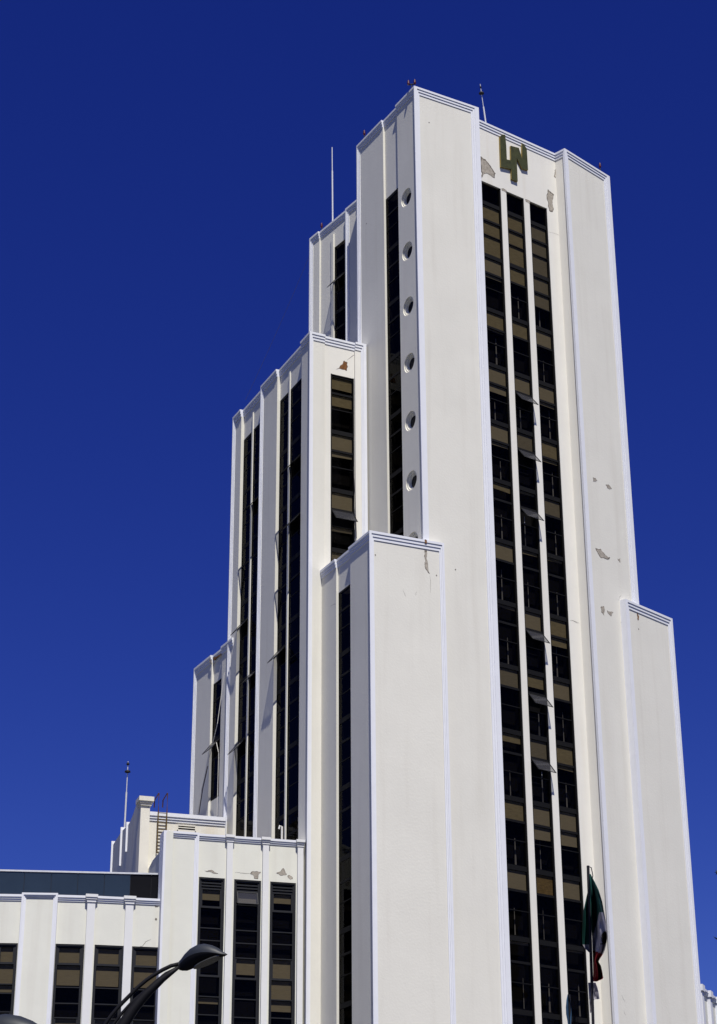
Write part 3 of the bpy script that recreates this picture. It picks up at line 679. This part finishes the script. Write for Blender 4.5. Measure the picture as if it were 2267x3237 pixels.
mast('whip_antenna', a-Vector((0,0,.5)), b, [], 'tall plain white whip antenna on the setback roof left of the shaft', split=.7, r0=.05, r1=.03)
a, b = pt(psd, *S('b', 215, 905), -.3), pt(psd, *S('b', 262, 28), -.3)
mast('roof_mast', a-Vector((0,0,.3)), b, [(.86, .19), (.965, .10)], 'pale mast with two dark discs standing on the beige penthouse', split=.58, r0=.055, r1=.03)
def redlamp(p, label, twin=False):
    t = thing('warning_light', p, label, 'warning light', 'red warning lights on the roof edges')
    mb = MB(); mb.tube([p, p+Vector((0,0,.30))], .03, 6)
    offs = (Vector((0,0,0)),)
    if twin:
        offs = (Vector((-.19,0,0)), Vector((.19,.0,.06))); mb.tube([p+offs[0]+Vector((0,0,.3)), p+offs[1]+Vector((0,0,.3))], .04, 6)
    mb.build('bracket', 'black', t)
    for o_ in offs:
        c = p+o_+Vector((0,0,.3)); mb = MB(); mb.tube([c, c+Vector((0,0,.08)), c+Vector((0,0,.24)), c+Vector((0,0,.33))], [.07,.08,.07,.03], 10); mb.build('lamp_globe', 'red', t)
redlamp(pL.P(.05, ZT, -.35), 'twin red warning light on the highest front corner of the tower', True)
redlamp(pt(sd_, 1152, 438, -.4), 'small red warning light on the far end of the shaft roof edge')
redlamp(pt(pR, 1898, 541, -.4), 'red warning light on the right end of the tower roof edge')
redlamp(pt(b3, 1017, 731, -.4), 'red warning light on the setback roof near the white whip antenna')
def line(name, pts, r, mt, label, cat, sag=0, group=None):
    P_ = []
    for a, b in zip(pts, pts[1:]):
        for k in range(8):
            t_ = k/8; p = Vector(a).lerp(Vector(b), t_); p.z -= sag*4*t_*(1-t_); P_.append(p)
    P_.append(Vector(pts[-1])); mb = MB(); mb.tube(P_, r, 5); o = mb.build(name, mt, loc=P_[-1])
    return tag(o, label, cat, group)
line('guy_wire', [pt(b3, 979, 806, -.1), pt(bS, 776, 1264, -.3)], .008, 'rope', 'thin dark guy wire slanting from the setback edge down to a lower roof', 'cable', .2)
line('hanging_rope', [pt(fr, *S('r4', 395, 560), .1), pt(fr, *S('r4', 340, 960), .3), pt(fr, *S('r4', 215, 1480), .35), pt(fr, *S('r4', 190, 1665), .3)], .02, 'whiterope', 'pale rope slanting across the far left window strip', 'rope')
line('hanging_rope', [pt(fr, *S('r4', 265, 1290), .6), pt(fr, *S('r4', 225, 1470), .2), pt(fr, *S('r4', 195, 1665), .1)], .025, 'rope', 'dark rope hanging below the open sash of the far left strip', 'rope')
line('hanging_rope', [pt(fr, *S('r4', 332, 1105), .25), pt(fr, *S('r4', 350, 1190), .2), pt(fr, *S('r4', 340, 1560), .15), pt(fr, *S('r4', 338, 1680), .1)], .02, 'whiterope', 'knotted rope hanging down the right edge of the far left window strip', 'rope')
line('hanging_cable', [pt(b2, *S('r2', 500, 1320), -.1), pt(b2, *S('r2', 512, 1560), -.02), pt(b2, *S('r2', 522, 1840), -.05)], .018, 'rope', 'thin cable hanging beside the right edge of the short window strip', 'cable')
a = pt(lo, *S('c', 1394, 400), -2.2); b = pt(lo, *S('c', 1388, 150), -2.2)
vp = thing('vent_pipe', (a.x, a.y, a.z-.5), 'white plastic vent pipe standing on the annex roof against the tower', 'pipe')
mb = MB(); mb.tube([a-Vector((0,0,.5)), Vector((a.x, a.y, b.z))], .075, 10); mb.build('pipe', 'pipe', vp)
for zz in (b.z-.05, (a.z+b.z)/2+.1):
    mb = MB(); mb.tube([Vector((a.x, a.y, zz-.1)), Vector((a.x, a.y, zz+.1))], .105, 10); mb.build('collar', 'pipe', vp)
a = pt(lo, *S('c', 1172, 330), -2.6); b = pt(lo, *S('c', 1168, 255), -2.6)
mb = MB(); mb.tube([a-Vector((0,0,1.2)), Vector((a.x,a.y,b.z)), Vector((a.x-.12,a.y,b.z+.05)), Vector((a.x-.16,a.y,b.z-.12))], .055, 8)
tag(mb.build('roof_spout', 'pipe', loc=a-Vector((0,0,1.2))), 'short bent white pipe on the annex roof in front of the black strips', 'pipe')
# ------------------------------------------------------------------ entrance canopy, flagpoles and flags
FP = Fac(ce.P(-4, 0, 3.0), ce.P(10, 0, 3.0))
cn = MB(); cn.fbox(ce, .0, 6.0, 9.6, 10.2, -.1, 4.2); cn.build('entrance_canopy', 'trim', tw)
def fp(x, y, d=0): u, z = FP.at(*S('fl', x, y), d); return FP.P(u, z, d)
top = fp(440, 75); bot = fp(512, 2296)
pole_d = (bot-top)/(bot.z-top.z)
foot = top + pole_d*(10.2-top.z)
pole = thing('flagpole', foot, 'dark slim flagpole rising in front of the right window strip', 'flagpole')
mb = MB(); mb.tube([foot, top], .075, 8); mb.build('pole', 'black', pole)
mb = MB(); mb.tube([top+Vector((0,0,-.02)), top+Vector((.16,0,-.1)), top+Vector((.22,0,-.5)), top+Vector((.12,0,-1.0))], .025, 6); mb.build('halyard', 'black', pole)
RW0 = [190,300,420,580,720,850,980,1080,1150,1200,1260,1310,1370,1420,1480,1560,1660,1700]
XR0 = [476,535,592,640,665,688,700,708,700,690,675,655,612,587,622,640,655,560]
XL0 = [458,462,466,470,475,482,490,496,498,500,502,504,506,508,510,512,512,510]
def lerp_tab(y, T):
    for a, b, p, q in zip(RW0, RW0[1:], T, T[1:]):
        if y <= b: return p+(q-p)*(y-a)/(b-a)
    return T[-1]
NR, NC = 90, 40
fg = MB()
def flagpt(i, j):
    y = 190+(1700-190)*i/NR; t_ = j/NC; s_ = i/NR
    if y > 1600: y -= (1-t_)*0
    x0_, x1_ = lerp_tab(y, XL0), lerp_tab(y, XR0); x = x0_+(x1_-x0_)*t_
    grow = min(1, s_/.2)
    dd = 1.9*math.sin(grow*math.pi/2)*(1-s_)*(0.3+t_) + .42*grow*math.sin(t_*9+s_*5) + .10*grow*math.sin(t_*17-s_*14)
    return fp(x, y, dd)
for i in range(NR):
    for j in range(NC):
        y = 190+1510*(i+.5)/NR; t_ = (j+.5)/NC
        mi = 0 if (y < 735 + (.62-t_)*(560 if t_ < .62 else 0)) else (1 if y < 1275+70*(t_-.3) else 2)
        if mi == 1 and ((y-1085)/88)**2 + ((t_-.86)/.25)**2 < 1: mi = 3
        if mi == 1 and 1163 < y < 1188 and .58 < t_ < .8: mi = 3
        fg.face([flagpt(i,j), flagpt(i,j+1), flagpt(i+1,j+1), flagpt(i+1,j)], mi)
# the flap left of the pole
LR = [(400,444,442),(500,420,446),(600,398,447),(700,378,450),(800,370,456),(900,364,462),(1000,358,470),(1100,356,482),(1180,362,492),(1240,402,492),(1290,452,492)]
for i in range(len(LR)-1):
    for j in range(4):
        def lp(ii, jj):
            y, a_, b_ = LR[ii]; return fp(a_+(b_-a_)*jj/4, y, -.35+.25*math.sin(jj*1.6+ii*.3))
        y = LR[i][0]; mi = 0 if y < 1150 else 1
        fg.face([lp(i,j), lp(i,j+1), lp(i+1,j+1), lp(i+1,j)], mi)
fo = fg.build('flag', ['green','fwhite','fred','crest'], loc=top, smooth=True)
tag(fo, 'green white and red flag with a dark crest hanging limp from the flagpole', 'flag')
wf = MB()
WR_ = [(1715,440,545),(1780,445,570),(1850,450,588),(1945,455,602),(1950,458,530),(2030,462,495),(2110,465,490),(2140,470,480)]
for i in range(len(WR_)-1):
    for j in range(5):
        def wp(ii, jj): y, a_, b_ = WR_[ii]; return fp(a_+(b_-a_)*jj/5, y, -1.2+.2*math.sin(jj*1.5+ii*.4))
        wf.face([wp(i,j), wp(i,j+1), wp(i+1,j+1), wp(i+1,j)])
tag(wf.build('flag', 'fwhite', loc=wp(0, 0), smooth=True), 'plain white flag, greyed for shade, hanging just below the tricolour flag', 'flag')
bf = MB()
BR_ = [(1880,152,160),(1960,136,190),(2060,128,205),(2160,132,210),(2240,148,205),(2330,160,200),(2420,168,195)]
for i in range(len(BR_)-1):
    for j in range(4):
        def bp_(ii, jj): y, a_, b_ = BR_[ii]; return fp(a_+(b_-a_)*jj/4, y, -.8+.15*math.sin(jj*1.7+ii*.5))
        bf.face([bp_(i,j), bp_(i,j+1), bp_(i+1,j+1), bp_(i+1,j)])
tag(bf.build('flag', 'bluecloth', loc=bp_(0, 0), smooth=True), 'narrow folded blue flag overlapping the white mullion near the bottom edge', 'flag')
c = fp(180, 2000, -.8); mb = MB(); mb.tube([Vector((c.x, c.y, 10.2)), Vector((c.x, c.y, bp_(0, 0).z))], .06, 8)
tag(mb.build('flagpole', 'black', loc=(c.x, c.y, 10.2)), 'short dark flagpole carrying the folded blue flag', 'flagpole')
# ------------------------------------------------------------------ street lamps
def lamp_head(t, N, Tp, width, scale=1.0):
    """closed shell lofted from neck N to tip Tp; lower half dark, lens let into the underside"""
    ax = (Tp-N); Lh = ax.length; ax.normalize()
    side = ax.cross(Vector((0,0,1))).normalized(); up = side.cross(ax)
    prof = [(0,.10,.11,.10),(.06,.16,.14,.15),(.15,.30,.21,.20),(.28,.42,.28,.21),(.42,.48,.31,.19),(.56,.49,.30,.155),(.70,.44,.25,.11),(.82,.34,.18,.065),(.92,.20,.09,.03),(1,.02,.01,.005)]
    n = 12
    upm, dnm = MB(), MB(); ringsU, ringsD = [], []
    for s, wd, hu, hd in prof:
        c = N+ax*(s*Lh)+up*(.10*Lh*math.sin(math.pi*min(1, s*1.05)))
        wd *= width; ringsU.append([c+side*(math.cos(math.pi*k/n)*wd)+up*(math.sin(math.pi*k/n)*hu*Lh*.62) for k in range(n+1)])
        ringsD.append([c+side*(math.cos(math.pi*k/n)*wd)-up*(math.sin(math.pi*k/n)*hd*Lh*.9) for k in range(n+1)])
    for R_, mb in ((ringsU, upm), (ringsD, dnm)):
        for a, b in zip(R_, R_[1:]):
            for k in range(n): mb.face([a[k], a[k+1], b[k+1], b[k]])
        mb.face(R_[0])
    o = upm.build('lamp_shell', 'lamptop', t, smooth=True); dnm.build('lamp_body', 'lampmetal', t, smooth=True)
    ln = MB(); c = N+ax*(.60*Lh)+up*(-.045*Lh); pts = []
    tilt = (ax+up*.21).normalized(); nn = side.cross(tilt)
    rimv = []
    for k in range(20):
        th = 2*math.pi*k/20; rimv.append(c+tilt*(math.cos(th)*.31*Lh)+side*(math.sin(th)*.40*width))
    dn = -up*.02*Lh
    ln.face([p+dn for p in rimv]); ln.face([p+dn*.2 for p in rimv])
    for k in range(20): j = (k+1) % 20; ln.face([rimv[k]+dn, rimv[j]+dn, rimv[j]+dn*.2, rimv[k]+dn*.2])
    ln.build('lens', 'lens', t)
def dP(x, y, Y): return atdist(*S('d', x, y), Y)
LY = 30.0
foot = Vector((atdist(190, 3400, LY).x, LY, .14))
lm = thing('street_lamp', foot, 'dark street lamp with a curved double arm and oval head in front of the annex', 'street lamp', 'street lamps along the avenue')
lamp_head(lm, dP(975, 552, LY), dP(1530, 428, LY-.35), .30)
arm = [(985,535),(880,560),(780,608),(680,668),(600,722),(500,805),(400,905),(320,985),(250,1062),(180,1145),(120,1232),(40,1370),(-40,1560),(-110,1800)]
mb = MB(); mb.tube([dP(x, y, LY) for x, y in arm], .030, 10); mb.build('upper_arm', 'lampmetal', lm, smooth=True)
arm = [(985,565),(900,612),(820,650),(720,730),(600,835),(480,935),(400,1010),(320,1100),(230,1215),(120,1370),(20,1560),(-60,1800)]
mb = MB(); mb.tube([dP(x, y, LY) for x, y in arm], [.026]*3+[.024]*9, 10); mb.build('middle_arm', 'lampmetal', lm, smooth=True)
arm = [(975,572),(860,655),(780,712),(690,795),(600,880),(520,970),(440,1070),(380,1160),(320,1260),(230,1400),(130,1580),(60,1800)]
mb = MB(); mb.tube([dP(x, y, LY) for x, y in arm], [.024,.040,.052,.062,.068,.074,.08,.085,.09,.09,.09,.09], 10); mb.build('lower_arm', 'lampmetal', lm, smooth=True)
mb = MB(); pb_ = dP(-30, 1750, LY); mb.tube([Vector((pb_.x, LY, .14)), Vector((pb_.x, LY, 1.2)), Vector((pb_.x, LY, pb_.z+.3))], [.16, .11, .09], 12); mb.build('pole', 'lampmetal', lm, smooth=True)
LY2 = 22.0
n2, t2 = atdist(-130, 3335, LY2), atdist(160, 3262, LY2-.3)
pb2 = atdist(-420, 3500, LY2)
lm2 = thing('street_lamp', (pb2.x, LY2, .14), 'second dark street lamp, only its domed head top showing at the bottom left corner', 'street lamp', 'street lamps along the avenue')
lamp_head(lm2, n2, t2, .42)
mb = MB(); mb.tube([n2, n2.lerp(Vector((pb2.x, LY2, pb2.z)), .5)+Vector((0,0,.12)), Vector((pb2.x, LY2, pb2.z-.3)), Vector((pb2.x, LY2, .14))], [.03,.04,.07,.12], 10); mb.build('pole', 'lampmetal', lm2, smooth=True)
# ------------------------------------------------------------------ tree at the right edge (only its edge enters the frame)
TY = 45.0
c0 = atdist(2336, 3200, TY)
tr = thing('tree', (c0.x, TY, .14), 'dark narrow tree, only its leafy left edge showing at the right border', 'tree')
mb = MB(); zt_ = atdist(2310, 2760, TY).z
mb.tube([Vector((c0.x, TY, .14)), Vector((c0.x+.05, TY, 3)), Vector((c0.x-.03, TY, zt_*.7)), Vector((c0.x, TY, zt_))], [.22,.17,.1,.03], 8); mb.build('trunk', 'bark', tr)
cr = MB()
for k in range(900):
    zz = random.uniform(3.2, zt_); s_ = (zz-3.2)/(zt_-3.2)
    rad = (.62*(1-s_)**.6+.12)*random.uniform(.3, 1)*(.75+.35*math.sin(zz*2.3))
    th = random.uniform(0, 2*math.pi); p = Vector((c0.x+math.cos(th)*rad, TY+math.sin(th)*rad, zz))
    a = Vector((random.uniform(-1,1), random.uniform(-1,1), random.uniform(-.6,1))).normalized()*random.uniform(.12, .26); b = a.cross(Vector((random.uniform(-1,1), random.uniform(-1,1), .3))).normalized()*.05
    cr.face([p, p+a*.5+b, p+a, p+a*.5-b])
q_ = atdist(2263, 2757, TY)
for k in range(6):
    th = k*1.05; e_ = Vector((math.cos(th)*.05, .02, math.sin(th)*.06)); b = Vector((-e_.z, 0, e_.x))*.25; p = q_+Vector((.03, 0, 0))
    cr.face([p, p+e_*.5+b, p+e_*1.3, p+e_*.5-b])
cr.tube([q_+Vector((.03,0,0)), Vector((c0.x, TY, q_.z-.5))], .012, 5)
cr.build('crown', 'leaf', tr)
